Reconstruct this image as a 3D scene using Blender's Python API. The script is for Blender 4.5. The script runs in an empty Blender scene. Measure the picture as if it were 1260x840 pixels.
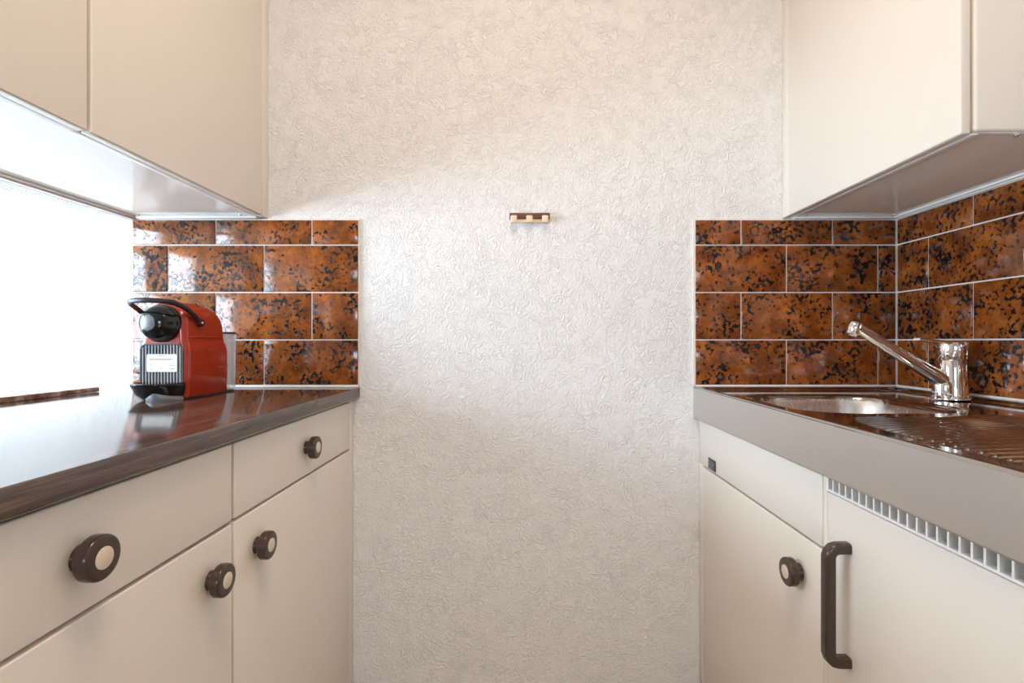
import bpy, bmesh, math, random
import numpy as np
from mathutils import Vector, Matrix

random.seed(7)
scene = bpy.context.scene
C = bpy.context.collection
PI = math.pi

# ------------------------------------------------------------------ camera, world, light, exposure
EYE = 0.99                      # camera height
F = 630.0                       # focal length in pixels of the 1260 wide frame
cam_d = bpy.data.cameras.new('camera')
cam = bpy.data.objects.new('camera', cam_d)
C.objects.link(cam)
cam.location = (0, 0, EYE)
cam.rotation_euler = (PI / 2, 0, 0)
cam_d.sensor_width = 36.0
cam_d.lens = F / 1260.0 * 36.0
cam_d.shift_x = -14.0 / 1260.0
cam_d.shift_y = 0.0
cam_d.clip_start = 0.01
scene.camera = cam

scene.view_settings.view_transform = 'Standard'
scene.view_settings.look = 'None'
scene.view_settings.gamma = 1.0
scene.view_settings.use_curve_mapping = False
scene.view_settings.exposure = 0.09
scene.cycles.max_bounces = 14
scene.cycles.diffuse_bounces = 8
scene.cycles.glossy_bounces = 6
scene.cycles.sample_clamp_indirect = 8.0

SKY = 20.5
world = bpy.data.worlds.new('overcast_sky')
scene.world = world
world.use_nodes = True
bg = world.node_tree.nodes['Background']
bg.inputs['Color'].default_value = (0.66, 0.84, 1.0, 1)
bg.inputs['Strength'].default_value = SKY

LAMP_POWER = 16.2
LAMP_COLOR = (1.0, 0.76, 0.56)

# pass-through opening in the left wall, and the big window of the room behind it
WY0, WY1, WZ0, WZ1 = 0.17, 1.36, 0.868, 1.3095
XO = -3.25                      # inner face of the outer wall of that room
OY0, OY1, OZ0, OZ1 = -1.40, 1.10, 0.04, 2.20
RX0, RX1, RZ0, RZ1 = -0.36, 0.36, 1.00, 1.54      # small unseen window added behind the camera for fill


def portal(w_, h_, loc, basis):
    d = bpy.data.lights.new('window_portal', 'AREA')
    d.shape = 'RECTANGLE'
    d.size, d.size_y = w_, h_
    d.cycles.is_portal = True
    o = bpy.data.objects.new('window_portal', d)
    C.objects.link(o)
    o.location = loc
    o.rotation_euler = Matrix(basis).to_euler()


portal(OY1 - OY0, OZ1 - OZ0, (XO - 0.21, (OY0 + OY1) / 2, (OZ0 + OZ1) / 2), ((0, 0, -1), (1, 0, 0), (0, -1, 0)))
portal(RX1 - RX0, RZ1 - RZ0, ((RX0 + RX1) / 2, -2.21, (RZ0 + RZ1) / 2), ((1, 0, 0), (0, 0, -1), (0, 1, 0)))

# ------------------------------------------------------------------ layout (metres)
D = 1.36                        # back wall
XL, XR = -1.0345, 0.9935        # side walls
YB = -2.0                       # wall behind the camera
H = 2.42
TOP = 0.868                     # worktop
STOP = 0.871                    # sink top
UNDER = 1.320                   # underside of the wall cabinets
ROWS = [1.3118, 1.2448, 1.1196, 0.9943, 0.8745]

# ------------------------------------------------------------------ helpers
WL = {}                         # world location of every root


def srgb(r, g, b):
    def f(c):
        c /= 255.0
        return c / 12.92 if c <= 0.04045 else ((c + 0.055) / 1.055) ** 2.4
    return (f(r), f(g), f(b), 1)


def link(name, me, mats, parent=None, loc=(0, 0, 0)):
    o = bpy.data.objects.new(name, me)
    C.objects.link(o)
    if mats is not None and not me.materials:
        for m in (mats if isinstance(mats, (list, tuple)) else [mats]):
            me.materials.append(m)
    loc = Vector(loc)
    WL[o] = loc.copy()
    if parent is not None:
        o.parent = parent
        loc = loc - WL[parent]
    o.location = loc
    return o


def finish(name, bm, mats, parent=None, smooth=False, angle=40):
    """bmesh in world coordinates -> one mesh object whose origin is at its middle"""
    bmesh.ops.recalc_face_normals(bm, faces=bm.faces[:])
    xs = [v.co for v in bm.verts]
    lo = Vector((min(v[i] for v in xs) for i in range(3)))
    hi = Vector((max(v[i] for v in xs) for i in range(3)))
    c = (lo + hi) / 2
    c.z = lo.z if parent is None else c.z
    bmesh.ops.translate(bm, verts=bm.verts[:], vec=-c)
    if smooth:
        for f in bm.faces:
            f.smooth = True
        lim = math.radians(angle)
        for e in bm.edges:
            if len(e.link_faces) == 2 and e.calc_face_angle(0) > lim:
                e.smooth = False
    me = bpy.data.meshes.new(name)
    bm.to_mesh(me)
    bm.free()
    return link(name, me, mats, parent, c)


def thing(name, label, cat, loc, group=None):
    o = bpy.data.objects.new(name, None)
    o.empty_display_size = 0.05
    C.objects.link(o)
    o.location = loc
    WL[o] = Vector(loc)
    return tag(o, label, cat, group)


def tag(o, label, cat, group=None):
    o['label'] = label
    o['category'] = cat
    if group:
        o['group'] = group
    return o


def structure(o):
    o['kind'] = 'structure'
    return o


def bbox(bm, x0, x1, y0, y1, z0, z1, bevel=0.0, seg=2, mat=0):
    r = bmesh.ops.create_cube(bm, size=1.0)
    vs = r['verts']
    for v in vs:
        v.co = Vector(((x0 + x1) / 2 + v.co.x * (x1 - x0), (y0 + y1) / 2 + v.co.y * (y1 - y0),
                       (z0 + z1) / 2 + v.co.z * (z1 - z0)))
    fs = set(f for v in vs for f in v.link_faces)
    if bevel > 0:
        es = list(set(e for v in vs for e in v.link_edges))
        rb = bmesh.ops.bevel(bm, geom=es, offset=bevel, segments=seg, profile=0.5, affect='EDGES')
        fs = set(f for f in fs if f.is_valid) | set(rb['faces'])
    for f in fs:
        if f.is_valid:
            f.material_index = mat


def box(name, x0, x1, y0, y1, z0, z1, mat, parent=None, bevel=0.0, seg=2):
    bm = bmesh.new()
    bbox(bm, x0, x1, y0, y1, z0, z1, bevel, seg)
    return finish(name, bm, mat, parent, smooth=bevel > 0, angle=50)


def lathe(bm, prof, origin, axis, n=40, mat=0):
    """profile [(radius, distance along the axis)] turned round the axis"""
    a = Vector(axis).normalized()
    u = a.orthogonal().normalized()
    w = a.cross(u)
    o = Vector(origin)
    rings = []
    for r, t in prof:
        if r < 1e-6:
            rings.append([bm.verts.new(o + a * t)])
        else:
            rings.append([bm.verts.new(o + a * t + (u * math.cos(2 * PI * k / n) + w * math.sin(2 * PI * k / n)) * r)
                          for k in range(n)])
    skin(bm, rings, mat)


def skin(bm, rings, mat=0, closed=True):
    for A, B in zip(rings[:-1], rings[1:]):
        if len(A) == 1 and len(B) == 1:
            continue
        n = max(len(A), len(B))
        for k in range(n if closed else n - 1):
            j = (k + 1) % n
            if len(A) == 1:
                f = bm.faces.new((A[0], B[k], B[j]))
            elif len(B) == 1:
                f = bm.faces.new((A[k], A[j], B[0]))
            else:
                f = bm.faces.new((A[k], A[j], B[j], B[k]))
            f.material_index = mat


def catmull(pts, n=8):
    P = [Vector(p) for p in pts]
    P = [P[0] * 2 - P[1]] + P + [P[-1] * 2 - P[-2]]
    out = []
    for i in range(1, len(P) - 2):
        a, b, c, d = P[i - 1:i + 3]
        for k in range(n):
            t = k / n
            out.append(0.5 * ((2 * b) + (c - a) * t + (2 * a - 5 * b + 4 * c - d) * t * t + (3 * b - a - 3 * c + d) * t ** 3))
    out.append(P[-2])
    return out


def sweep(bm, path, radii, n=16, up=(0, 0, 1), mat=0, power=2.0):
    """tube along the path; radii = list of (half width, half height); power > 2 squares the section"""
    path = [Vector(p) for p in path]
    rings = []
    up = Vector(up)
    for i, p in enumerate(path):
        t = (path[min(i + 1, len(path) - 1)] - path[max(i - 1, 0)]).normalized()
        s = t.cross(up)
        if s.length < 1e-4:
            s = t.orthogonal()
        s.normalize()
        w = s.cross(t).normalized()
        a, b = radii[i] if isinstance(radii, list) else radii
        ring = []
        for k in range(n):
            q = 2 * PI * k / n
            cx, sx = math.cos(q), math.sin(q)
            cx = math.copysign(abs(cx) ** (2 / power), cx)
            sx = math.copysign(abs(sx) ** (2 / power), sx)
            ring.append(bm.verts.new(p + s * cx * a + w * sx * b))
        rings.append(ring)
    skin(bm, rings, mat)
    bm.faces.new(rings[0]).material_index = mat
    bm.faces.new(rings[-1]).material_index = mat


def rrect(x0, x1, y0, y1, r, n=6):
    r = min(r, (x1 - x0) / 2 - 1e-5, (y1 - y0) / 2 - 1e-5)
    pts = []
    for cx, cy, a in ((x1 - r, y1 - r, 0), (x0 + r, y1 - r, PI / 2), (x0 + r, y0 + r, PI), (x1 - r, y0 + r, 1.5 * PI)):
        for k in range(n + 1):
            q = a + PI / 2 * k / n
            pts.append((cx + r * math.cos(q), cy + r * math.sin(q)))
    return pts


def prism(bm, pts, fn, d0, d1, mat=0):
    """2-D outline pushed from d0 to d1; fn(u, v, d) gives the point"""
    A = [bm.verts.new(fn(u, v, d0)) for u, v in pts]
    B = [bm.verts.new(fn(u, v, d1)) for u, v in pts]
    skin(bm, [A, B], mat)
    bm.faces.new(A).material_index = mat
    bm.faces.new(B).material_index = mat


# ------------------------------------------------------------------ materials
def mat(name, color, rough=0.5, metal=0.0, spec=0.5, coat=0.0, coat_rough=0.05):
    m = bpy.data.materials.new(name)
    m.use_nodes = True
    b = m.node_tree.nodes['Principled BSDF']
    b.inputs['Base Color'].default_value = color
    b.inputs['Roughness'].default_value = rough
    b.inputs['Metallic'].default_value = metal
    b.inputs['Specular IOR Level'].default_value = spec
    b.inputs['Coat Weight'].default_value = coat
    b.inputs['Coat Roughness'].default_value = coat_rough
    return m


class N:
    """little node helper"""
    def __init__(self, m):
        self.t = m.node_tree
        self.b = self.t.nodes['Principled BSDF']

    def new(self, kind, **kw):
        n = self.t.nodes.new(kind)
        for k, v in kw.items():
            if k in n.inputs:
                n.inputs[k].default_value = v
            else:
                setattr(n, k, v)
        return n

    def to(self, a, b):
        self.t.links.new(a, b)

    def pos(self, scale=(1, 1, 1), add_random=0.0):
        g = self.new('ShaderNodeNewGeometry')
        out = g.outputs['Position']
        if add_random:
            oi = self.new('ShaderNodeObjectInfo')
            mu = self.new('ShaderNodeVectorMath', operation='SCALE')
            cb = self.new('ShaderNodeCombineXYZ')
            self.to(oi.outputs['Random'], cb.inputs[0])
            self.to(oi.outputs['Random'], cb.inputs[1])
            self.to(oi.outputs['Random'], cb.inputs[2])
            mu.inputs['Scale'].default_value = add_random
            self.to(cb.outputs[0], mu.inputs[0])
            ad = self.new('ShaderNodeVectorMath', operation='ADD')
            self.to(out, ad.inputs[0])
            self.to(mu.outputs[0], ad.inputs[1])
            out = ad.outputs[0]
        mp = self.new('ShaderNodeMapping')
        mp.inputs['Scale'].default_value = scale
        self.to(out, mp.inputs['Vector'])
        return mp.outputs[0]

    def noise(self, vec, scale, detail=3.0, rough=0.5, dist=0.0):
        n = self.new('ShaderNodeTexNoise')
        n.inputs['Scale'].default_value = scale
        n.inputs['Detail'].default_value = detail
        n.inputs['Roughness'].default_value = rough
        n.inputs['Distortion'].default_value = dist
        self.to(vec, n.inputs['Vector'])
        return n.outputs['Fac']

    def ramp(self, fac, stops, interp='LINEAR'):
        r = self.new('ShaderNodeValToRGB')
        r.color_ramp.interpolation = interp
        e = r.color_ramp.elements
        while len(e) < len(stops):
            e.new(0.5)
        for el, (p, c) in zip(e, stops):
            el.position = p
            el.color = c if len(c) == 4 else (*c, 1)
        self.to(fac, r.inputs['Fac'])
        return r.outputs['Color']

    def mix(self, fac, a, b, mode='MIX'):
        n = self.new('ShaderNodeMix', data_type='RGBA', blend_type=mode)
        for s, v in ((0, fac), (6, a), (7, b)):
            if hasattr(v, 'links'):
                self.to(v, n.inputs[s])
            else:
                n.inputs[s].default_value = v
        return n.outputs[2]

    def math(self, op, a, b=0.0):
        n = self.new('ShaderNodeMath', operation=op)
        for s, v in ((0, a), (1, b)):
            if hasattr(v, 'links'):
                self.to(v, n.inputs[s])
            else:
                n.inputs[s].default_value = v
        return n.outputs[0]

    def bump(self, h, dist, strength=1.0):
        n = self.new('ShaderNodeBump')
        n.inputs['Distance'].default_value = dist
        n.inputs['Strength'].default_value = strength
        self.to(h, n.inputs['Height'])
        self.to(n.outputs[0], self.b.inputs['Normal'])
        return n


g0, g1 = (0, 0, 0, 1), (1, 1, 1, 1)

# rough white scraped plaster
M_plaster = mat('scraped_plaster', (0.825, 0.82, 0.815, 1), 0.85, spec=0.2)
n = N(M_plaster)
v = n.pos()
a = n.noise(v, 54, 2.5, 0.5, 1.5)
r1 = n.math('ABSOLUTE', n.math('SUBTRACT', a, 0.5))
w = n.ramp(r1, [(0.0, g1), (0.11, g0)], 'EASE')
b2 = n.noise(v, 30, 2.0, 0.5, 0.4)
msk = n.ramp(b2, [(0.30, (0.25, 0.25, 0.25, 1)), (0.65, g1)])
h = n.math('ADD', n.math('MULTIPLY', w, msk), n.math('MULTIPLY', n.noise(v, 170, 2.0), 0.4))
n.bump(h, 0.0026, 0.75)

M_white = mat('white_paint', (0.84, 0.825, 0.81, 1), 0.6, spec=0.3)

# cream laminate of the cabinets
def laminate(name, col, rough):
    m = mat(name, col, rough, spec=0.45)
    n = N(m)
    v = n.pos((1, 1, 1))
    n.bump(n.noise(v, 900, 2.0), 0.00012, 0.4)
    return m
M_cream = laminate('cream_laminate', srgb(231, 225, 215), 0.28)
M_carcass = laminate('white_laminate', srgb(243, 241, 236), 0.06)
M_carcass_shade = mat('carcass_gap_shade', srgb(104, 90, 76), 0.6)  # carcass colour darkened to paint the shade in the front gaps
M_plinth = laminate('plinth_laminate', srgb(196, 180, 156), 0.4)
M_gap = mat('dark_gap', srgb(58, 50, 44), 0.7)

# dark oak-print worktop
M_oak = mat('dark_oak_laminate', (0.1, 0.06, 0.05, 1), 0.085, spec=0.8)
n = N(M_oak)
v = n.pos((34, 2.2, 34))
a = n.noise(v, 2.2, 6.0, 0.62, 0.5)
v2 = n.pos((170, 5, 170))
f = n.noise(v2, 2.0, 3.0, 0.6)
col = n.ramp(n.math('ADD', n.math('MULTIPLY', a, 0.65), n.math('MULTIPLY', f, 0.35)),
             [(0.32, srgb(44, 33, 30)), (0.5, srgb(84, 66, 58)), (0.68, srgb(122, 100, 88))])
n.to(col, n.b.inputs['Base Color'])
n.bump(f, 0.0003, 0.25)
M_gap_shade = mat('gap_shade_grey', srgb(88, 84, 84), 0.35)  # painted shade of the gap below the worktop

# glazed brown tiles with raised black flecks
M_tile = mat('brown_glaze', (0.2, 0.07, 0.02, 1), 0.12, spec=0.55)
n = N(M_tile)
v = n.pos((1, 1, 1), 37.0)
cl = n.noise(v, 20, 3.0, 0.6, 0.3)
cl2 = n.noise(v, 130, 2.0, 0.5)
base = n.ramp(n.math('ADD', n.math('MULTIPLY', cl, 0.8), n.math('MULTIPLY', cl2, 0.2)),
              [(0.30, srgb(84, 42, 16)), (0.48, srgb(128, 68, 24)), (0.70, srgb(172, 98, 38))])
fl = n.noise(v, 104, 2.0, 0.5, 0.2)
den = n.noise(v, 17, 2.0, 0.5)
flv = n.math('ADD', fl, n.math('MULTIPLY', n.math('SUBTRACT', den, 0.5), 0.55))
fleck = n.ramp(flv, [(0.575, g0), (0.61, g1)])
halo = n.ramp(flv, [(0.50, g0), (0.61, (0.65, 0.65, 0.65, 1))])
c1 = n.mix(halo, base, srgb(58, 30, 16))
c2 = n.mix(fleck, c1, srgb(22, 18, 20))
n.to(c2, n.b.inputs['Base Color'])
n.bump(n.math('ADD', n.math('MULTIPLY', fleck, 1.0), n.math('MULTIPLY', n.noise(v, 45, 2.0), 0.3)), 0.0011, 0.8)
M_grout = mat('white_grout', srgb(226, 222, 216), 0.8)
M_seal = mat('white_sealant', srgb(232, 230, 226), 0.35)

# metals
def steel(name, col, rough, stretch, amount, bump=0.0):
    m = mat(name, col, rough, metal=1.0)
    n = N(m)
    v = n.pos(stretch)
    f = n.noise(v, 3.0, 3.0, 0.6)
    rr = n.ramp(f, [(0.3, (rough * (1 - amount),) * 3), (0.7, (rough * (1 + amount),) * 3)])
    n.to(rr, n.b.inputs['Roughness'])
    if bump:
        n.bump(f, bump, 0.5)
    return m
M_deck = steel('polished_steel', (0.46, 0.45, 0.44, 1), 0.09, (12, 12, 12), 0.35)
M_basin = steel('brushed_steel', (0.80, 0.80, 0.79, 1), 0.26, (60, 60, 4), 0.08)
M_apron = steel('satin_steel', (0.66, 0.63, 0.60, 1), 0.40, (40, 3, 40), 0.06)
M_chrome = mat('chrome', (0.86, 0.86, 0.87, 1), 0.05, metal=1.0)
M_alu = mat('aluminium_rail', (0.82, 0.82, 0.82, 1), 0.32, metal=0.6)
M_rail = mat('white_plastic_rail', srgb(238, 238, 238), 0.3)

# plastics
M_brown = mat('dark_brown_plastic', srgb(66, 52, 45), 0.16)
M_inlay = mat('cream_inlay', srgb(222, 206, 186), 0.4)
M_red = mat('red_plastic', srgb(164, 46, 20), 0.26, spec=0.5, coat=0.4, coat_rough=0.08)
M_black = mat('gloss_black_plastic', srgb(20, 20, 22), 0.14)
M_satin_black = mat('satin_black_plastic', srgb(26, 26, 28), 0.32)
M_grey = mat('grey_plastic', srgb(150, 154, 158), 0.4)
M_dkgrey = mat('dark_grey_plastic', srgb(52, 56, 62), 0.4)
M_reflection = mat('reflection_grey', srgb(112, 117, 120), 0.3)  # grey of the painted reflections on brewing head and tray
M_label = mat('white_paper', srgb(232, 232, 230), 0.6)
M_print = mat('grey_print', srgb(120, 116, 114), 0.7)
M_grille = mat('white_grille', srgb(240, 240, 238), 0.35)
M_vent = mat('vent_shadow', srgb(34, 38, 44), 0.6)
M_vent2 = mat('vent_fin', srgb(98, 108, 118), 0.5)
M_peg = mat('cream_plastic', srgb(226, 204, 176), 0.4)
M_hook = mat('brown_plastic_rail', srgb(104, 62, 42), 0.35)
M_frame = mat('white_window_frame', srgb(238, 238, 236), 0.4)

m = bpy.data.materials.new('water_tank_plastic')
m.use_nodes = True
t = m.node_tree
t.nodes.clear()
o_ = t.nodes.new('ShaderNodeOutputMaterial')
mx = t.nodes.new('ShaderNodeMixShader')
tr = t.nodes.new('ShaderNodeBsdfTransparent')
tr.inputs['Color'].default_value = (0.90, 0.93, 0.96, 1)
gl = t.nodes.new('ShaderNodeBsdfPrincipled')
gl.inputs['Base Color'].default_value = (0.75, 0.8, 0.86, 1)
gl.inputs['Roughness'].default_value = 0.06
mx.inputs[0].default_value = 0.35
t.links.new(tr.outputs[0], mx.inputs[1])
t.links.new(gl.outputs[0], mx.inputs[2])
t.links.new(mx.outputs[0], o_.inputs[0])
M_tank = m

m = bpy.data.materials.new('window_glass')
m.use_nodes = True
t = m.node_tree
t.nodes.clear()
o_ = t.nodes.new('ShaderNodeOutputMaterial')
mx = t.nodes.new('ShaderNodeMixShader')
tr = t.nodes.new('ShaderNodeBsdfTransparent')
gs = t.nodes.new('ShaderNodeBsdfGlossy')
gs.inputs['Roughness'].default_value = 0.01
fr = t.nodes.new('ShaderNodeFresnel')
fr.inputs['IOR'].default_value = 1.3
t.links.new(fr.outputs[0], mx.inputs[0])
t.links.new(tr.outputs[0], mx.inputs[1])
t.links.new(gs.outputs[0], mx.inputs[2])
t.links.new(mx.outputs[0], o_.inputs[0])
M_glass = m

# brown marbled sill
M_sill = mat('brown_marbled_stone', (0.3, 0.2, 0.15, 1), 0.18)
n = N(M_sill)
v = n.pos((1, 1, 1))
a = n.noise(v, 22, 5.0, 0.65, 1.2)
n.to(n.ramp(a, [(0.36, srgb(122, 88, 68)), (0.5, srgb(172, 142, 122)), (0.64, srgb(222, 212, 202))]), n.b.inputs['Base Color'])

# floor
M_floor = mat('pale_plank_floor', (0.3, 0.18, 0.1, 1), 0.4)
n = N(M_floor)
v = n.pos((22, 1.6, 1), 11.0)
n.to(n.ramp(n.noise(v, 2.5, 5.0, 0.6, 0.4), [(0.3, srgb(176, 152, 126)), (0.7, srgb(212, 190, 164))]), n.b.inputs['Base Color'])

# ------------------------------------------------------------------ room shell
WT = 0.06                       # wall thickness
floor = structure(box('floor', XO - 0.2, XR + 0.01, YB, D, -0.06, -0.012, M_gap))
npl = 24
for i in range(npl):            # planks of the floor, hidden below the frame
    x0 = XO + i * (XR - XO) / npl
    x1 = XO + (i + 1) * (XR - XO) / npl
    box('plank', x0 + 0.001, x1 - 0.001, YB, D, -0.012, 0.0, M_floor, floor)
ceiling = structure(box('ceiling', XO - 0.2, XR + 0.2, YB - 0.2, D + 0.2, H, H + 0.1, M_white))
wall_back = structure(box('wall_back', XO - 0.2, XR + 0.2, D, D + 0.2, 0, H, M_plaster))
wall_right = structure(box('wall_right', XR, XR + 0.2, YB, D, 0, H, M_plaster))
bm = bmesh.new()
bbox(bm, XO - 0.2, RX0, YB - 0.2, YB, 0, H)
bbox(bm, RX1, XR + 0.2, YB - 0.2, YB, 0, H)
bbox(bm, RX0, RX1, YB - 0.2, YB, 0, RZ0)
bbox(bm, RX0, RX1, YB - 0.2, YB, RZ1, H)
wall_rear = structure(finish('wall_rear', bm, M_plaster))
bm = bmesh.new()
bbox(bm, XO - 0.2, XO, YB, OY0, 0, H)
bbox(bm, XO - 0.2, XO, OY1, D, 0, H)
bbox(bm, XO - 0.2, XO, OY0, OY1, 0, OZ0)
bbox(bm, XO - 0.2, XO, OY0, OY1, OZ1, H)
structure(finish('wall_outer', bm, M_plaster))

bm = bmesh.new()
bbox(bm, XL - WT, XL, YB, WY0, 0, H)
bbox(bm, XL - WT, XL, WY0, WY1, 0, WZ0 - 0.004)
bbox(bm, XL - WT, XL, WY0, WY1, WZ1, H)
wall_left = structure(finish('wall_left', bm, M_plaster, smooth=True, angle=30))

box('pass_through_sill', XL - 0.22, XL + 0.006, WY0 + 0.002, 1.243, WZ0 + 0.0005, WZ0 + 0.012, M_sill, wall_left, 0.002)

# window of the room behind the pass-through
window = thing('window_1', 'window', 'window', (XO - 0.15, (OY0 + OY1) / 2, OZ0))
del window['label'], window['category']
structure(window)
wx0, wx1 = XO - 0.18, XO - 0.12
om = (OY0 + OY1) / 2
bm = bmesh.new()
bbox(bm, wx0, wx1, OY0, OY1, OZ0, OZ0 + 0.05, 0.004)
bbox(bm, wx0, wx1, OY0, OY1, OZ1 - 0.05, OZ1, 0.004)
for yy in (OY0, om - 0.03, OY1 - 0.05):
    bbox(bm, wx0, wx1, yy, yy + 0.05, OZ0, OZ1, 0.004)
finish('window_frame', bm, M_frame, window, True)
for ya, yb in ((OY0 + 0.04, om - 0.02), (om + 0.01, OY1 - 0.04)):
    box('window_pane', wx0 + 0.025, wx0 + 0.03, ya, yb, OZ0 + 0.04, OZ1 - 0.04, M_glass, window)

# small window added out of view behind the camera, gives neutral fill
window = thing('fill_window', 'window', 'window', ((RX0 + RX1) / 2, YB - 0.15, RZ0))
del window['label'], window['category']
structure(window)
bm = bmesh.new()
bbox(bm, RX0, RX1, YB - 0.18, YB - 0.12, RZ0, RZ0 + 0.04, 0.004)
bbox(bm, RX0, RX1, YB - 0.18, YB - 0.12, RZ1 - 0.04, RZ1, 0.004)
bbox(bm, RX0, RX0 + 0.04, YB - 0.18, YB - 0.12, RZ0, RZ1, 0.004)
bbox(bm, RX1 - 0.04, RX1, YB - 0.18, YB - 0.12, RZ0, RZ1, 0.004)
finish('window_frame', bm, M_frame, window, True)
box('window_pane', RX0 + 0.03, RX1 - 0.03, YB - 0.155, YB - 0.15, RZ0 + 0.03, RZ1 - 0.03, M_glass, window)

# ------------------------------------------------------------------ tiles
TT = 0.008                      # tile thickness
JO = 0.0032                     # joint width
tile_mesh = {}


def tile(parent, plane, u0, u1, z0, z1):
    """plane 'back': u = x ; plane 'right': u = y"""
    u0 += JO / 2; u1 -= JO / 2; z0 += JO / 2; z1 -= JO / 2
    w_, h_ = round(u1 - u0, 4), round(z1 - z0, 4)
    key = (plane, w_, h_)
    if key not in tile_mesh:
        bm = bmesh.new()
        if plane == 'back':
            bbox(bm, -w_ / 2, w_ / 2, -TT / 2, TT / 2, -h_ / 2, h_ / 2, 0.0016, 2)
        else:
            bbox(bm, -TT / 2, TT / 2, -w_ / 2, w_ / 2, -h_ / 2, h_ / 2, 0.0016, 2)
        for f in bm.faces:
            f.smooth = True
        for e in bm.edges:
            if len(e.link_faces) == 2 and e.calc_face_angle(0) > math.radians(50):
                e.smooth = False
        bmesh.ops.recalc_face_normals(bm, faces=bm.faces[:])
        me = bpy.data.meshes.new('tile')
        bm.to_mesh(me)
        bm.free()
        tile_mesh[key] = me
    c = ((u0 + u1) / 2, D - TT / 2 - 0.0005, (z0 + z1) / 2) if plane == 'back' else (XR - TT / 2 - 0.0005, (u0 + u1) / 2, (z0 + z1) / 2)
    link('tile', tile_mesh[key], M_tile, parent, c)


def cuts(start, first, step, end):
    """joint positions from start to end; the first joint lies at 'first'"""
    out = [start]
    p = first
    while p < end - 0.01:
        if p > start + 0.01:
            out.append(p)
        p += step
    out.append(end)
    return out


S = 1 / 463.2
# left of the back wall: joints measured from the photograph, per row
LE = -0.4355
for r, j in enumerate([0, 1, 0, 1]):
    first = (267.5 - 644) * S if j == 0 else (209.0 - 644) * S
    cs = cuts(XL + 0.001, first, 0.2538, LE)
    for u0, u1 in zip(cs[:-1], cs[1:]):
        tile(wall_back, 'back', u0, u1, ROWS[r + 1], ROWS[r])
RS, RE = 0.4536, XR - TT - 0.001
for r, j in enumerate([0, 1, 0, 1]):
    first = (910.5 - 644) * S if j == 0 else (966.0 - 644) * S
    cs = cuts(RS, first, 0.2415, RE)
    for u0, u1 in zip(cs[:-1], cs[1:]):
        tile(wall_back, 'back', u0, u1, ROWS[r + 1], ROWS[r])
YE = 0.20                       # where the tiles on the right wall end, beside the camera
for r, j in enumerate([0, 1, 0, 1]):
    near = D - TT - 0.001
    first = 0.228 if j == 0 else 0.104
    cs = cuts(0.0, first, 0.2415, near - YE)
    for u0, u1 in zip(cs[:-1], cs[1:]):
        tile(wall_right, 'right', near - u1, near - u0, ROWS[r + 1], ROWS[r])
GD = 0.0058
box('grout', XL, LE + 0.002, D - GD, D + 0.001, ROWS[4], ROWS[0] + 0.002, M_grout, wall_back)
box('grout', RS - 0.004, XR - 0.0001, D - GD, D + 0.001, ROWS[4], ROWS[0] + 0.002, M_grout, wall_back)
box('grout', XR - GD, XR + 0.001, YE - 0.002, D - 0.0062, ROWS[4], ROWS[0] + 0.002, M_grout, wall_right)


# ------------------------------------------------------------------ cabinet parts
def knob(parent, face, side, y, z):
    """turned knob with a cream inlay on a front at x = face; side +1 looks to +x"""
    bm = bmesh.new()
    lathe(bm, [(0.0, 0.0), (0.0138, 0.0), (0.0128, 0.004), (0.0124, 0.0100), (0.0205, 0.0106), (0.0222, 0.0110), (0.0231, 0.0120), (0.0233, 0.0132),
               (0.0233, 0.0214), (0.0230, 0.0227), (0.0223, 0.0238), (0.0212, 0.0245), (0.0198, 0.0248), (0.0118, 0.0248), (0.0, 0.0248)],
          (face, y, z), (side, 0, 0), 48)
    finish('knob', bm, M_brown, parent, True, 50)
    bm = bmesh.new()
    lathe(bm, [(0.0, 0.0), (0.0113, 0.0), (0.0113, 0.0006), (0.0108, 0.0009), (0.0, 0.0010)], (face + side * 0.0248, y, z), (side, 0, 0), 36)
    finish('knob_inlay', bm, M_inlay, parent, True)


# left base cabinets -------------------------------------------------
FL = -0.451                     # front face of the left base cabinets
FT = 0.018                      # front thickness
def base_left(label, y0, y1, knob_end, filler):
    c = thing('base_cabinet', label, 'cabinet', ((XL + FL) / 2, (y0 + y1) / 2, 0), 'base cabinets under the dark worktop')
    bm = bmesh.new()
    yc1 = D - 0.001 if filler else y1
    bbox(bm, XL + 0.002, FL - FT - 0.010, y0 + 0.001, yc1 - 0.001, 0.10, TOP - 0.031)
    finish('carcass', bm, M_carcass_shade, c)
    box('plinth', XL + 0.05, FL - 0.06, y0 + 0.001, yc1 - 0.001, 0.0, 0.10, M_plinth, c)
    z1 = TOP - 0.036
    dr = box('drawer', FL - FT, FL, y0 + 0.0022, y1 - 0.0022, 0.7128, z1, M_cream, c, 0.0022, 3)
    knob(dr, FL, 1, (y0 + y1) / 2, 0.770)
    box('gap_shade_strip', FL - 0.012, FL - 0.003, y0 + 0.001, y1 - 0.001, TOP - 0.036, TOP - 0.0310, M_gap_shade, c)  # strip drawn where there is only the shaded gap above the drawer
    do = box('door', FL - FT, FL, y0 + 0.0022, y1 - 0.0022, 0.098, 0.7078, M_cream, c, 0.0022, 3)
    knob(do, FL, 1, knob_end, 0.646)
    if filler:
        box('filler_strip', FL - FT, FL - 0.001, y1, D - 0.001, 0.098, TOP - 0.031, M_cream, c, 0.001)
    return c
base_left('cream base cabinet with knobbed drawer and door, butting against the textured back wall', 0.797, 1.331, 0.866, True)
base_left('cream base cabinet under the dark worktop, one unit away from the back wall', 0.247, 0.795, 0.738, False)

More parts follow.
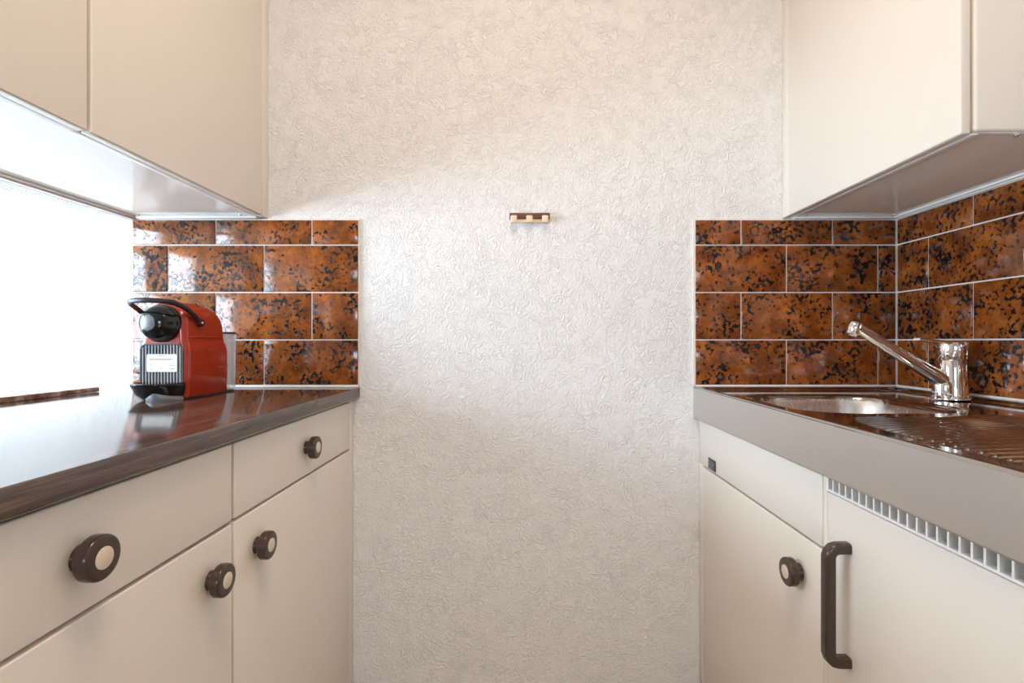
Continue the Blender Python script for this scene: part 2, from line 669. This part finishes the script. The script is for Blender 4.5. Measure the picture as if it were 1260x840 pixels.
# left worktop ------------------------------------------------------
wt = thing('worktop', 'dark brown wood-grain laminate worktop under the red coffee machine', 'worktop', ((XL - 0.434) / 2, 0.8, TOP - 0.03))
bm = bmesh.new()
yw0, yw1 = 0.235, D - 0.0005
prof = [(XL + 0.0005, TOP - 0.03), (-0.442, TOP - 0.03)]
for k in range(7):              # rounded lower front edge
    q = -PI / 2 + PI / 2 * k / 6
    prof.append((-0.442 + 0.008 * math.cos(q), TOP - 0.022 + 0.008 * math.sin(q)))
for k in range(5):
    q = PI / 2 * k / 4
    prof.append((-0.4365 + 0.0025 * math.cos(q), TOP - 0.0025 + 0.0025 * math.sin(q)))
prof.append((XL + 0.0005, TOP))
prism(bm, prof, lambda u, v_, d: Vector((u, d, v_)), yw0, yw1)
finish('board', bm, M_oak, wt, True, 50)
box('sealant', XL + 0.01, LE, D - 0.0125, D - TT - 0.0006, TOP, TOP + 0.007, M_seal, wall_back, 0.002)

# left wall cabinets ------------------------------------------------
FU = -0.676
def wall_left_cab(label, y0, y1, filler):
    c = thing('wall_cabinet', label, 'cabinet', ((XL + FU) / 2, (y0 + y1) / 2, UNDER), 'wall cabinets over the worktop')
    yc1 = D - 0.0005 if filler else y1
    box('carcass', XL + 0.0005, FU - FT - 0.006, y0 - 0.001, yc1 + (-0.0005 if filler else 0.001), UNDER, 2.10, M_carcass, c)
    box('door', FU - FT, FU, y0 + 0.0022, y1 - 0.0022, UNDER - 0.004, 2.102, M_cream, c, 0.003, 3)
    if filler:
        box('filler_strip', FU - FT, FU - 0.0008, y1 + 0.0002, D - 0.0005, UNDER - 0.003, 2.10, M_cream, c, 0.001)
    # rails under the cabinet along the walls
    bm = bmesh.new()
    bbox(bm, XL + 0.0005, XL + 0.016, y0 + 0.002, yc1 - 0.001, UNDER - 0.005, UNDER - 0.0002, 0.001)
    bbox(bm, XL + 0.0005, XL + 0.010, y0 + 0.002, yc1 - 0.001, UNDER - 0.010, UNDER - 0.005, 0.001)
    finish('wall_rail', bm, M_alu, c, True)
    if filler:
        box('back_rail', XL + 0.02, FU - FT - 0.004, D - 0.022, D - 0.001, UNDER - 0.0075, UNDER - 0.0002, M_rail, c, 0.002)
        for px in (XL + 0.035, XL + 0.30):
            bm = bmesh.new()
            lathe(bm, [(0, 0), (0.004, 0), (0.004, 0.0015), (0.0025, 0.003), (0, 0.003)], (px, D - 0.030, UNDER), (0, 0, -1), 16)
            finish('screw_cap', bm, M_chrome, c, True)
    box('bottom_lip', FU - FT - 0.016, FU - FT - 0.001, y0 - 0.001, yc1 - 0.001, UNDER - 0.003, UNDER - 0.0002, M_rail, c, 0.001)
    return c
wall_left_cab('cream wall cabinet reaching the back wall, above the red coffee machine', 0.799, 1.327, True)
wall_left_cab('cream wall cabinet beside the one over the coffee machine, away from the back wall', 0.249, 0.797, False)

# right wall cabinet -----------------------------------------------
GU = 0.687
c = thing('wall_cabinet', 'single cream wall cabinet with exposed side panel above the steel sink', 'cabinet', ((XR + GU) / 2, 1.08, UNDER))
yc0 = 0.803
box('carcass', GU + 0.0215, XR - 0.0005, yc0, D - 0.0005, UNDER, 2.10, M_cream, c, 0.005, 4)
box('underside_panel', GU + 0.024, XR - 0.001, yc0 + 0.006, D - 0.001, UNDER - 0.0012, UNDER + 0.0004, M_carcass, c)
box('door', GU, GU + FT - 0.001, yc0 + 0.002, 1.329, UNDER - 0.004, 2.102, M_cream, c, 0.003, 3)
box('filler_strip', GU + 0.0008, GU + FT, 1.3294, D - 0.0005, UNDER - 0.003, 2.10, M_cream, c, 0.001)
box('back_rail', GU + 0.024, XR - 0.02, D - 0.022, D - 0.001, UNDER - 0.0080, UNDER - 0.0012, M_rail, c, 0.002)
bm = bmesh.new()
bbox(bm, XR - 0.022, XR - 0.0005, yc0 + 0.004, D - 0.001, UNDER - 0.006, UNDER - 0.0012, 0.001)
bbox(bm, XR - 0.014, XR - 0.0005, yc0 + 0.004, D - 0.001, UNDER - 0.0085, UNDER - 0.006, 0.001)
finish('wall_rail', bm, M_rail, c, True)
box('bottom_lip', GU + 0.019, GU + 0.032, yc0 + 0.006, D - 0.003, UNDER - 0.004, UNDER - 0.0012, M_rail, c, 0.001)
for px, py in ((GU + 0.05, D - 0.03), (XR - 0.03, D - 0.03), (0.785, yc0 + 0.012)):
    bm = bmesh.new()
    lathe(bm, [(0, 0), (0.004, 0), (0.004, 0.0015), (0.0025, 0.003), (0, 0.003)], (px, py, UNDER - 0.0012), (0, 0, -1), 16)
    finish('screw_cap', bm, M_chrome, c, True)

# sink base cabinet --------------------------------------------------
GR = 0.4664                     # front face of the right base units
AB = 0.7885                     # lower edge of the steel apron
c = thing('sink_cabinet', 'cream base cabinet under the sink with a small dark badge plate', 'cabinet', ((XR + GR) / 2, 1.07, 0))
y0, y1 = 0.7985, 1.331
box('carcass', GR + FT + 0.002, XR - 0.001, y0 - 0.010, D - 0.001, 0.10, 0.690, M_carcass_shade, c)
box('plinth', GR + 0.06, XR - 0.01, y0 - 0.010, D - 0.001, 0.0, 0.10, M_plinth, c)
fp = box('fixed_panel', GR, GR + FT, y0 + 0.0015, D - 0.001, 0.6690, 0.800, M_cream, c, 0.0018, 3)
do = box('door', GR, GR + FT, y0 + 0.0015, y1, 0.098, 0.6645, M_cream, c, 0.0022, 3)
box('filler_strip', GR + 0.0005, GR + FT, y1 + 0.0004, D - 0.001, 0.098, 0.6688, M_cream, c, 0.001)
box('end_post', GR + 0.002, GR + FT + 0.002, y0 - 0.0095, y0 + 0.0012, 0.098, 0.800, M_cream, c, 0.001)
knob(do, GR, -1, 0.864, 0.602)
# small dark badge with its worn print
box('badge', GR - 0.0012, GR, 1.240, 1.289, 0.6725, 0.6995, M_dkgrey, fp, 0.0004)
bm = bmesh.new()
for yy, zz, ww, hh in ((1.282, 0.692, 0.003, 0.003), (1.274, 0.694, 0.004, 0.0015), (1.264, 0.692, 0.006, 0.0015), (1.254, 0.690, 0.003, 0.003),
                       (1.278, 0.685, 0.004, 0.003), (1.268, 0.685, 0.003, 0.003), (1.258, 0.6845, 0.006, 0.003), (1.266, 0.678, 0.026, 0.0012)):
    bbox(bm, GR - 0.0015, GR - 0.0011, yy - ww / 2, yy + ww / 2, zz - hh / 2, zz + hh / 2)
finish('badge_print', bm, M_grey, fp)

# refrigerator under the draining board --------------------------------
FY0, FY1 = 0.237, 0.787
rf = thing('refrigerator', 'built-in refrigerator with cream front, long dark handle and white vent grille', 'refrigerator', ((XR + GR) / 2, (FY0 + FY1) / 2, 0))
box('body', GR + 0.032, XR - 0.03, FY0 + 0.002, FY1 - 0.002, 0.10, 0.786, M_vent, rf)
box('plinth', GR + 0.06, XR - 0.03, FY0 + 0.002, FY1 - 0.002, 0.0, 0.10, M_plinth, rf)
fd = box('door', GR, GR + 0.022, FY0, FY1 - 0.0012, 0.098, 0.7595, M_cream, rf, 0.0022, 3)
# bow handle
bm = bmesh.new()
HY, HZ0, HZ1, HP = 0.735, 0.531, 0.694, 0.0285
pts = [(GR, HZ1), (GR - 0.010, HZ1), (GR - 0.017, HZ1 - 0.0003), (GR - 0.0225, HZ1 - 0.002), (GR - 0.0265, HZ1 - 0.006), (GR - HP, HZ1 - 0.012), (GR - HP, HZ1 - 0.03)]
pts += [(x, HZ0 + HZ1 - z) for x, z in reversed(pts)]
path = [Vector((x, HY, z)) for x, z in pts]
mid = []
for i, p in enumerate(path):
    mid.append(p)
# section kept in the plane of the bow: half width along y, half height across
rings = []
for i, p in enumerate(path):
    tdir = (path[min(i + 1, len(path) - 1)] - path[max(i - 1, 0)]).normalized()
    s = Vector((0, 1, 0))
    w_ = tdir.cross(s).normalized()
    ring = []
    for u, v_ in rrect(-0.0088, 0.0088, -0.0078, 0.0078, 0.0045, 4):
        ring.append(bm.verts.new(p + s * u + w_ * v_))
    rings.append(ring)
skin(bm, rings)
bm.faces.new(rings[0]); bm.faces.new(rings[-1])
finish('handle', bm, M_brown, fd, True, 55)
# vent grille
VZ0, VZ1 = 0.7615, 0.7880
vg = box('vent_grille', GR - 0.001, GR + 0.010, FY0, FY1 - 0.001, VZ0, VZ0 + 0.0035, M_grille, rf, 0.0006)
box('grille_top', GR - 0.001, GR + 0.010, FY0, FY1 - 0.001, VZ1 - 0.0028, VZ1, M_grille, vg, 0.0006)
box('grille_end', GR - 0.001, GR + 0.010, FY1 - 0.005, FY1 - 0.001, VZ0 + 0.0035, VZ1 - 0.0028, M_grille, vg)
me = None
k = 0
yy = FY1 - 0.0172
while yy > FY0 + 0.01:
    if me is None:
        o = box('grille_bar', GR - 0.001, GR + 0.010, yy - 0.0014, yy + 0.0014, VZ0 + 0.0035, VZ1 - 0.0028, M_grille, vg)
        me = o.data
    else:
        link('grille_bar', me, M_grille, vg, (GR + 0.0045, yy, (VZ0 + VZ1 + 0.0007) / 2))
    yy -= 0.0149
for zz in (0.7660, 0.7735):
    box('vent_fin', GR + 0.017, GR + 0.031, FY0 + 0.003, FY1 - 0.003, zz, zz + 0.0022, M_vent2, rf)

# ------------------------------------------------------------------ steel sink top
SX0, SX1, SY0, SY1 = 0.4514, XR - 0.0005, 0.225, D - 0.0005
su = thing('kitchen_sink', 'stainless steel sink top with rounded bowl, ribbed draining board and deep front edge', 'sink', ((SX0 + SX1) / 2, 0.79, AB))
RIM = STOP
DECK = STOP - 0.0075
BX0, BX1, BY0, BY1, BR = 0.517, 0.822, 0.915, 1.222, 0.085


def sstep(a, b, x):
    t = np.clip((x - a) / (b - a), 0, 1)
    return t * t * (3 - 2 * t)


def sink_height(X, Y):
    # distance in from the outer edges
    front = X - SX0
    back = SY1 - Y
    near = Y - SY0
    wallr = SX1 - X
    z = np.full_like(X, RIM)
    edge = np.minimum(np.minimum(front, near) - 0.010, np.minimum(back, wallr) - 0.020)
    z = z - 0.0075 * sstep(0.0, 0.012, edge)
    # rolled outer front edge
    z = z - 0.004 * (1 - sstep(0.0, 0.004, front)) ** 2
    # second low step towards the walls
    e2 = np.minimum(back, wallr)
    z = z + 0.0026 * (1 - sstep(0.050, 0.056, e2)) * sstep(0.0, 0.012, edge)
    # ribs of the draining board
    cx, cy = 0.700, 0.600
    q = ((X - cx) / 0.190) ** 4 + ((Y - cy) / 0.285) ** 4
    arc = Y + 0.10 * (X - 0.70) ** 2 / 0.2
    inside = 1 - sstep(0.86, 1.02, q)
    bowl_c = np.hypot(X - 0.66, Y - 1.075)
    inside = inside * sstep(0.215, 0.235, bowl_c)
    rib = (0.5 + 0.5 * np.cos(2 * PI * arc / 0.0175)) ** 1.6
    z = z + inside * (0.0046 * rib - 0.0022)
    # bowl
    mx_, my_ = (BX0 + BX1) / 2, (BY0 + BY1) / 2
    hx, hy = (BX1 - BX0) / 2 - BR, (BY1 - BY0) / 2 - BR
    dx, dy = np.abs(X - mx_) - hx, np.abs(Y - my_) - hy
    sd = np.hypot(np.maximum(dx, 0), np.maximum(dy, 0)) + np.minimum(np.maximum(dx, dy), 0) - BR
    z = z - 0.0025 * sstep(0.016, 0.006, sd)
    depth = 0.004 * sstep(0.004, -0.005, sd) + 0.118 * sstep(0.0, 0.040, -sd - 0.001) ** 0.8 + 0.020 * sstep(0.03, 0.12, -sd)
    z = np.where(sd < 0.004, z - depth, z)
    return z, sd


xs = np.linspace(SX0, SX1, 250)
ys = np.linspace(SY0, SY1, 520)
X, Y = np.meshgrid(xs, ys, indexing='ij')
Z, SD = sink_height(X, Y)
e = 0.0012
zx = (sink_height(X + e, Y)[0] - sink_height(X - e, Y)[0]) / (2 * e)
zy = (sink_height(X, Y + e)[0] - sink_height(X, Y - e)[0]) / (2 * e)
NM = np.stack([-zx, -zy, np.ones_like(zx)], -1)
NM /= np.linalg.norm(NM, axis=-1, keepdims=True)
nx, ny = X.shape
idx = np.arange(nx * ny).reshape(nx, ny)
Q = np.stack([idx[:-1, :-1], idx[1:, :-1], idx[1:, 1:], idx[:-1, 1:]], -1).reshape(-1, 4)
inb = (SD[:-1, :-1] < -0.006).reshape(-1)
VV = np.stack([X, Y, Z], -1).reshape(-1, 3)
NN = NM.reshape(-1, 3)


def grid_part(name, quads, material):
    used, inv = np.unique(quads, return_inverse=True)
    inv = inv.reshape(-1, 4)
    vv = VV[used]
    c_ = (vv.min(0) + vv.max(0)) / 2
    me = bpy.data.meshes.new(name)
    me.from_pydata((vv - c_).tolist(), [], inv.tolist())
    me.polygons.foreach_set('use_smooth', [True] * len(me.polygons))
    me.normals_split_custom_set_from_vertices(NN[used].tolist())
    return link(name, me, material, su, c_)


grid_part('draining_board', Q[~inb], M_deck)
basin = grid_part('basin', Q[inb], M_basin)
bm = bmesh.new()
bx, by = (BX0 + BX1) / 2, (BY0 + BY1) / 2
zb = float(sink_height(np.array([bx]), np.array([by]))[0][0])
lathe(bm, [(0.0, -0.004), (0.028, -0.004), (0.034, 0.001), (0.042, 0.0015), (0.043, 0.0)], (bx, by, zb + 0.001), (0, 0, 1), 32)
finish('drain', bm, M_chrome, basin, True)
# deep front edge
bm = bmesh.new()
prof = [(SX0, AB), (SX0 + 0.0012, AB), (SX0 + 0.0012, RIM - 0.0045), (SX0, RIM - 0.0042)]
prism(bm, prof, lambda u, v_, d: Vector((u, d, v_)), SY0, SY1)
bbox(bm, SX0, SX0 + 0.013, SY0, SY1, AB - 0.0006, AB + 0.0006)
finish('front_apron', bm, M_apron, su)
box('end_apron', SX0, SX1, SY0 - 0.0012, SY0, AB, RIM - 0.001, M_apron, su)
box('sealant', RS, XR - 0.012, D - 0.0125, D - TT - 0.0006, RIM, RIM + 0.0045, M_seal, wall_back, 0.0018)
box('sealant', XR - 0.0125, XR - TT - 0.0006, SY0, D - 0.010, RIM, RIM + 0.0045, M_seal, wall_right, 0.0018)

# ------------------------------------------------------------------ mixer tap
TX, TY = 0.925, 1.105
tq = np.linspace(0, 2 * PI, 60)
tz = float(max(sink_height(TX + r_ * np.cos(tq), TY + r_ * np.sin(tq))[0].max() for r_ in (0.0, 0.015, 0.033))) + 0.0002
tap = thing('mixer_tap', 'chrome single-lever mixer tap with a long slanting spout over the sink', 'tap', (TX, TY, tz))
bm = bmesh.new()
lathe(bm, [(0, 0), (0.0325, 0), (0.0325, 0.003), (0.030, 0.0055), (0.0295, 0.010), (0.0285, 0.030), (0.0270, 0.060), (0.0262, 0.082), (0.0255, 0.0835), (0, 0.0835)],
      (TX, TY, tz), (0, 0, 1), 48)
finish('body', bm, M_chrome, tap, True, 45)
bm = bmesh.new()
lathe(bm, [(0, 0), (0.0268, 0), (0.0276, 0.0015), (0.0280, 0.020), (0.0282, 0.033), (0.0268, 0.0375), (0.020, 0.0395), (0, 0.0402)], (TX, TY, tz + 0.0842), (0, 0, 1), 48)
cap = finish('lever_cap', bm, M_chrome, tap, True, 45)
ld = Vector((-0.98, -0.2, 0)).normalized()
bm = bmesh.new()
zt = tz + 0.122
path = catmull([Vector((TX, TY, zt - 0.004)) + ld * 0.004, Vector((TX, TY, zt)) + ld * 0.03, Vector((TX, TY, zt + 0.0035)) + ld * 0.06, Vector((TX, TY, zt + 0.0065)) + ld * 0.092], 6)
rad = [(0.0205 - 0.013 * (i / (len(path) - 1)), 0.0055 - 0.003 * (i / (len(path) - 1))) for i in range(len(path))]
sweep(bm, path, rad, 20, power=3)
finish('lever', bm, M_chrome, cap, True, 45)
# spout: collar in front of the body, then the slanting arm
sd_ = Vector((-0.99, -0.10, 0)).normalized()
sp0 = Vector((TX, TY, 0)) + sd_ * 0.012
bm = bmesh.new()
lathe(bm, [(0, 0), (0.0205, 0), (0.0205, 0.028), (0.0195, 0.034), (0.0150, 0.040), (0, 0.043)], (TX + sd_.x * 0.021, TY + sd_.y * 0.021, tz + 0.001), (0, 0, 1), 36)
finish('spout_collar', bm, M_chrome, tap, True, 45)
tip = Vector((0.697, 1.072, 1.0195))
A = Vector((TX + sd_.x * 0.012, TY + sd_.y * 0.012, tz + 0.034))
B = A.lerp(tip, 0.12) + Vector((0, 0, 0.001))
path = [A, A.lerp(tip, 0.05)] + [A.lerp(tip, k / 10) for k in range(1, 11)]
rad = []
for i, p in enumerate(path):
    f_ = (p - A).length / (tip - A).length
    w_ = 0.0165 - 0.0050 * min(1, f_ * 1.5) + 0.001 * max(0, f_ - 0.8) * 5
    rad.append((w_, 0.0165 - 0.0060 * min(1, f_ * 1.3)))
bm = bmesh.new()
sweep(bm, path, rad, 24, power=2.3)
spout = finish('spout', bm, M_chrome, tap, True, 50)
bm = bmesh.new()
ax = Vector((-0.35, -0.03, -1)).normalized()
lathe(bm, [(0, -0.012), (0.007, -0.0118), (0.0105, -0.009), (0.0122, -0.004), (0.0125, 0.004), (0.0118, 0.0055), (0.0118, 0.007), (0.0124, 0.008), (0.0122, 0.015), (0.0105, 0.0165), (0.009, 0.013), (0, 0.013)],
      tip + Vector((-0.004, 0, 0.0)), ax, 32)
finish('aerator', bm, M_chrome, spout, True, 45)

# ------------------------------------------------------------------ coffee machine
KX, KY = -0.757, 1.073
cm = thing('coffee_machine', 'red capsule coffee machine with black bail handle on the dark worktop', 'coffee machine', (KX, KY + 0.07, TOP))


def kp(u, v_, h_):
    return Vector((KX + u, KY + v_, TOP + h_))


def loft(slices, n=6):
    """slices: (h, half width, front v, rear v, corner radius)"""
    bm = bmesh.new()
    rings = []
    for h_, w_, v0, v1, r in slices:
        rings.append([bm.verts.new(kp(u, v_, h_)) for u, v_ in rrect(-w_, w_, v0, v1, r, n)])
    skin(bm, rings)
    bm.faces.new(rings[0]); bm.faces.new(rings[-1])
    return bm


bm = loft([(0.004, 0.0490, 0.001, 0.154, 0.010), (0.007, 0.0505, 0.0, 0.156, 0.012), (0.060, 0.0515, 0.0, 0.157, 0.013), (0.100, 0.0518, 0.0, 0.156, 0.014),
           (0.110, 0.0512, 0.0, 0.154, 0.014), (0.117, 0.0492, 0.0, 0.152, 0.014), (0.123, 0.0474, 0.0, 0.150, 0.014), (0.130, 0.0468, 0.0, 0.149, 0.014),
           (0.160, 0.0462, 0.0, 0.145, 0.014), (0.172, 0.0452, 0.001, 0.140, 0.015), (0.182, 0.0432, 0.003, 0.133, 0.016), (0.190, 0.0402, 0.006, 0.124, 0.017),
           (0.197, 0.0355, 0.010, 0.112, 0.018), (0.2025, 0.029, 0.014, 0.098, 0.018), (0.206, 0.020, 0.020, 0.084, 0.016), (0.2075, 0.010, 0.030, 0.070, 0.009)], 8)
body = finish('body', bm, M_red, cm, True, 60)
box('foot_plate', KX - 0.046, KX + 0.046, KY + 0.004, KY + 0.15, TOP, TOP + 0.004, M_satin_black, cm)
# raised ridges along the shoulders
for s in (-1, 1):
    for v0, v1 in ((0.016, 0.072), (0.078, 0.132)):
        bm = bmesh.new()
        sweep(bm, [kp(s * 0.0462, v0, 0.130), kp(s * 0.0466, v0 + 0.004, 0.1315), kp(s * 0.0466, v1 - 0.004, 0.1315), kp(s * 0.0458, v1, 0.130)], (0.0028, 0.0024), 10)
        finish('side_ridge', bm, M_red, body, True)
# dome of the brewing head
bm = bmesh.new()
lathe(bm, [(0.0, 0.004), (0.0395, 0.004), (0.0398, -0.004), (0.0390, -0.008), (0.0372, -0.010), (0.0366, -0.013), (0.0350, -0.019), (0.0310, -0.026), (0.0245, -0.032), (0.0160, -0.0360), (0.0075, -0.0378), (0, -0.0382)],
      kp(0, 0.0, 0.160), (0, 1, 0), 48)
head = finish('brewing_head', bm, M_black, cm, True, 35)
bm = bmesh.new()   # grey teardrop painting the window's reflection on the dome
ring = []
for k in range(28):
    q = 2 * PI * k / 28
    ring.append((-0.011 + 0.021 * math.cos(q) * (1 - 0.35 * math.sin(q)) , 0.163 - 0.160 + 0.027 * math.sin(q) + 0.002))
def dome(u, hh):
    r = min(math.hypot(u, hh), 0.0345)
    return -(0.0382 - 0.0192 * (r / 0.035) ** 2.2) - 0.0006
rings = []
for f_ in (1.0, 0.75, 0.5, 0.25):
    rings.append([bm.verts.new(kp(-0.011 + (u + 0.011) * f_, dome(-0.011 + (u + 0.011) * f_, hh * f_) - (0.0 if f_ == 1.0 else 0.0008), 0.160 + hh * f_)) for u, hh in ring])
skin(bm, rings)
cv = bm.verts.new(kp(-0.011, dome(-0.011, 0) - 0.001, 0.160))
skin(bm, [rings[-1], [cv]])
finish('head_reflection', bm, M_reflection, head, True, 60)
# ribbed front panel
pts = [(u, h_) for u, h_ in rrect(-0.0440, 0.0440, 0.030, 0.1165, 0.013, 6)]
bm = bmesh.new()
prism(bm, pts, lambda u, h_, d: kp(u, d, h_), -0.0008, 0.002)
pan = finish('front_panel', bm, M_dkgrey, cm)
bm = bmesh.new()
for k in range(13):
    u = -0.0390 + 0.0780 * k / 12
    top = 0.1145 if abs(u) < 0.031 else 0.1145 - (abs(u) - 0.031) * 0.55
    bbox(bm, KX + u - 0.0015, KX + u + 0.0015, KY - 0.0028, KY - 0.0006, TOP + 0.031, TOP + top, 0.0006, 1)
finish('panel_ribs', bm, M_grey, pan)
bm = bmesh.new()   # grey rim of the panel
o1 = rrect(-0.0450, 0.0450, 0.029, 0.1175, 0.014, 6)
i1 = rrect(-0.0425, 0.0425, 0.0315, 0.1150, 0.0115, 6)
R1 = [bm.verts.new(kp(u, -0.0002, h_)) for u, h_ in o1]
R2 = [bm.verts.new(kp(u, -0.0026, h_)) for u, h_ in o1]
R3 = [bm.verts.new(kp(u, -0.0026, h_)) for u, h_ in i1]
R4 = [bm.verts.new(kp(u, -0.0002, h_)) for u, h_ in i1]
skin(bm, [R1, R2, R3, R4, R1])
finish('panel_rim', bm, M_dkgrey, pan)
bm = bmesh.new()
prism(bm, rrect(-0.0300, 0.0330, 0.0585, 0.0955, 0.003, 3), lambda u, h_, d: kp(u, d, h_), -0.0034, -0.0028)
st = finish('sticker', bm, M_label, cm)
bm = bmesh.new()
for hh, u0, u1 in ((0.0920, -0.006, 0.006), (0.0850, -0.024, 0.026), (0.0830, -0.024, 0.020), (0.0725, -0.024, -0.018), (0.0720, 0.018, 0.028), (0.0655, -0.003, 0.004), (0.0645, 0.020, 0.028), (0.0640, -0.024, -0.018)):
    bbox(bm, KX + u0, KX + u1, KY - 0.0037, KY - 0.0033, TOP + hh, TOP + hh + 0.0009)
finish('sticker_print', bm, M_print, st)
# drip tray: black boat-shaped hull, worktop glare painted as a grey crescent
def dring(h_, w_, v0, back, n=20, tilt=0.0):
    out = []
    for k in range(n + 1):
        q = PI + PI * k / n
        out.append((w_ * math.cos(q), -v0 * abs(math.sin(q)) ** 0.85, h_ + tilt * abs(math.sin(q))))
    out += [(w_, back, h_), (-w_, back, h_)]
    return out
bm = bmesh.new()
rings = []
for h_, w_, v0, tl in ((0.0015, 0.034, 0.020, 0.0), (0.006, 0.041, 0.030, 0.0), (0.014, 0.0470, 0.040, 0.001), (0.023, 0.0490, 0.046, 0.003), (0.030, 0.0500, 0.0530, 0.002), (0.034, 0.0500, 0.0545, 0.001), (0.0365, 0.0488, 0.0530, 0.0005), (0.0370, 0.0455, 0.049, 0.0), (0.0330, 0.0430, 0.0465, 0.0)):
    rings.append([bm.verts.new(kp(u, v_ - 0.0025, hh)) for u, v_, hh in dring(h_, w_, v0, 0.0015, tilt=tl)])
skin(bm, rings)
bm.faces.new(rings[0]); bm.faces.new(rings[-1])
tray = finish('drip_tray', bm, M_black, cm, True, 60)
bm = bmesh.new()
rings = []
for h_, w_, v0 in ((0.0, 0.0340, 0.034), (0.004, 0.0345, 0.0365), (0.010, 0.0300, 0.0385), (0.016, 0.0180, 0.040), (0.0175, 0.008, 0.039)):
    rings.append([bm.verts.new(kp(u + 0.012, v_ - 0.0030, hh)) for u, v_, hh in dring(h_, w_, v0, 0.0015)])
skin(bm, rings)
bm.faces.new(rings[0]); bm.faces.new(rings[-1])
finish('tray_glare', bm, M_reflection, cm, True, 50)  # glare from the worktop, modelled as a grey crescent
# bail handle
half = [(0.0500, 0.047, 0.1625), (0.0518, 0.030, 0.1735), (0.0520, 0.008, 0.1860), (0.0500, -0.014, 0.1955), (0.0440, -0.032, 0.2010), (0.0290, -0.045, 0.2035)]
pts = half + [(0, -0.050, 0.2045)] + [(-u, v_, h_) for u, v_, h_ in reversed(half)]
path = catmull([kp(*p) for p in pts], 8)
bm = bmesh.new()
sweep(bm, path, (0.0040, 0.0052), 14, power=2.4)
hd = finish('bail_handle', bm, M_satin_black, cm, True, 60)
for s in (-1, 1):
    bm = bmesh.new()
    lathe(bm, [(0, -0.002), (0.0085, -0.002), (0.0085, 0.007), (0.0070, 0.0095), (0, 0.010)], kp(s * 0.0460, 0.047, 0.1625), (s, 0, 0), 24)
    finish('pivot_boss', bm, M_satin_black, hd, True)
    bm = bmesh.new()
    lathe(bm, [(0, 0), (0.0032, 0), (0.0028, 0.001), (0, 0.0013)], kp(s * 0.0560, 0.047, 0.1625), (s, 0, 0), 16)
    finish('pivot_screw', bm, M_chrome, hd, True)
# buttons on top
for u in (-0.012, 0.012):
    bm = bmesh.new()
    lathe(bm, [(0, 0), (0.0065, 0), (0.0062, 0.003), (0, 0.0035)], kp(u, 0.085, 0.2040), (0, 0, 1), 20)
    finish('button', bm, M_satin_black, cm, True)
# water tank at the rear
bm = loft([(0.006, 0.048, 0.159, 0.196, 0.012), (0.140, 0.0490, 0.159, 0.198, 0.012)], 5)
bmesh.ops.recalc_face_normals(bm, faces=bm.faces[:])
tank = finish('water_tank', bm, M_tank, cm, True, 50)
bm = loft([(0.1405, 0.0495, 0.154, 0.199, 0.012), (0.1450, 0.0490, 0.154, 0.198, 0.012)], 5)
finish('tank_lid', bm, M_satin_black, tank, True, 50)
bm = loft([(0.0, 0.046, 0.152, 0.194, 0.01), (0.0055, 0.046, 0.152, 0.194, 0.01)], 4)
finish('tank_base', bm, M_satin_black, tank, True, 50)

# ------------------------------------------------------------------ hook rail on the back wall
hx0, hx1 = (627 - 644) * S, (676.5 - 644) * S
hk = thing('hook_rail', 'small brown hook rail with three cream pegs on the textured wall', 'hook rail', ((hx0 + hx1) / 2, D, 1.30))
ztop = EYE - (263 - 420) * S
box('back_plate', hx0, hx1, D - 0.012, D - 0.0002, ztop - 0.0155, ztop, M_hook, hk, 0.002, 2)
box('lower_bar', hx0 + 0.004, hx1 - 0.004, D - 0.009, D - 0.0002, ztop - 0.0255, ztop - 0.0158, M_peg, hk, 0.001)
for px in (632.5, 651.5, 670.5):
    x = (px - 644) * S
    bm = bmesh.new()
    sweep(bm, catmull([(x, D - 0.010, ztop - 0.0110), (x, D - 0.017, ztop - 0.0112), (x, D - 0.0205, ztop - 0.0155), (x, D - 0.0205, ztop - 0.0270)], 5), (0.0035, 0.0085), 14, up=(1, 0, 0.001), power=4)
    finish('peg', bm, M_peg, hk, True, 50)

# ------------------------------------------------------------------ ceiling lamp of the kitchenette, behind the camera
lp = thing('ceiling_lamp', 'round warm white flush ceiling lamp', 'lamp', (0.0, 0.30, H))
bm = bmesh.new()
lathe(bm, [(0, 0), (0.31, 0), (0.31, -0.02), (0.30, -0.025), (0, -0.025)], (0, 0.30, H), (0, 0, 1), 48)
finish('lamp_base', bm, M_frame, lp, True)
M_lamp = mat('lamp_diffuser', (1, 0.9, 0.75, 1), 0.5)
b_ = M_lamp.node_tree.nodes['Principled BSDF']
b_.inputs['Emission Color'].default_value = (*LAMP_COLOR, 1)
b_.inputs['Emission Strength'].default_value = LAMP_POWER
bm = bmesh.new()
lathe(bm, [(0.295, 0), (0.285, -0.02), (0.24, -0.045), (0.13, -0.062), (0, -0.07)], (0, 0.30, H - 0.025), (0, 0, 1), 48)
finish('diffuser', bm, M_lamp, lp, True)
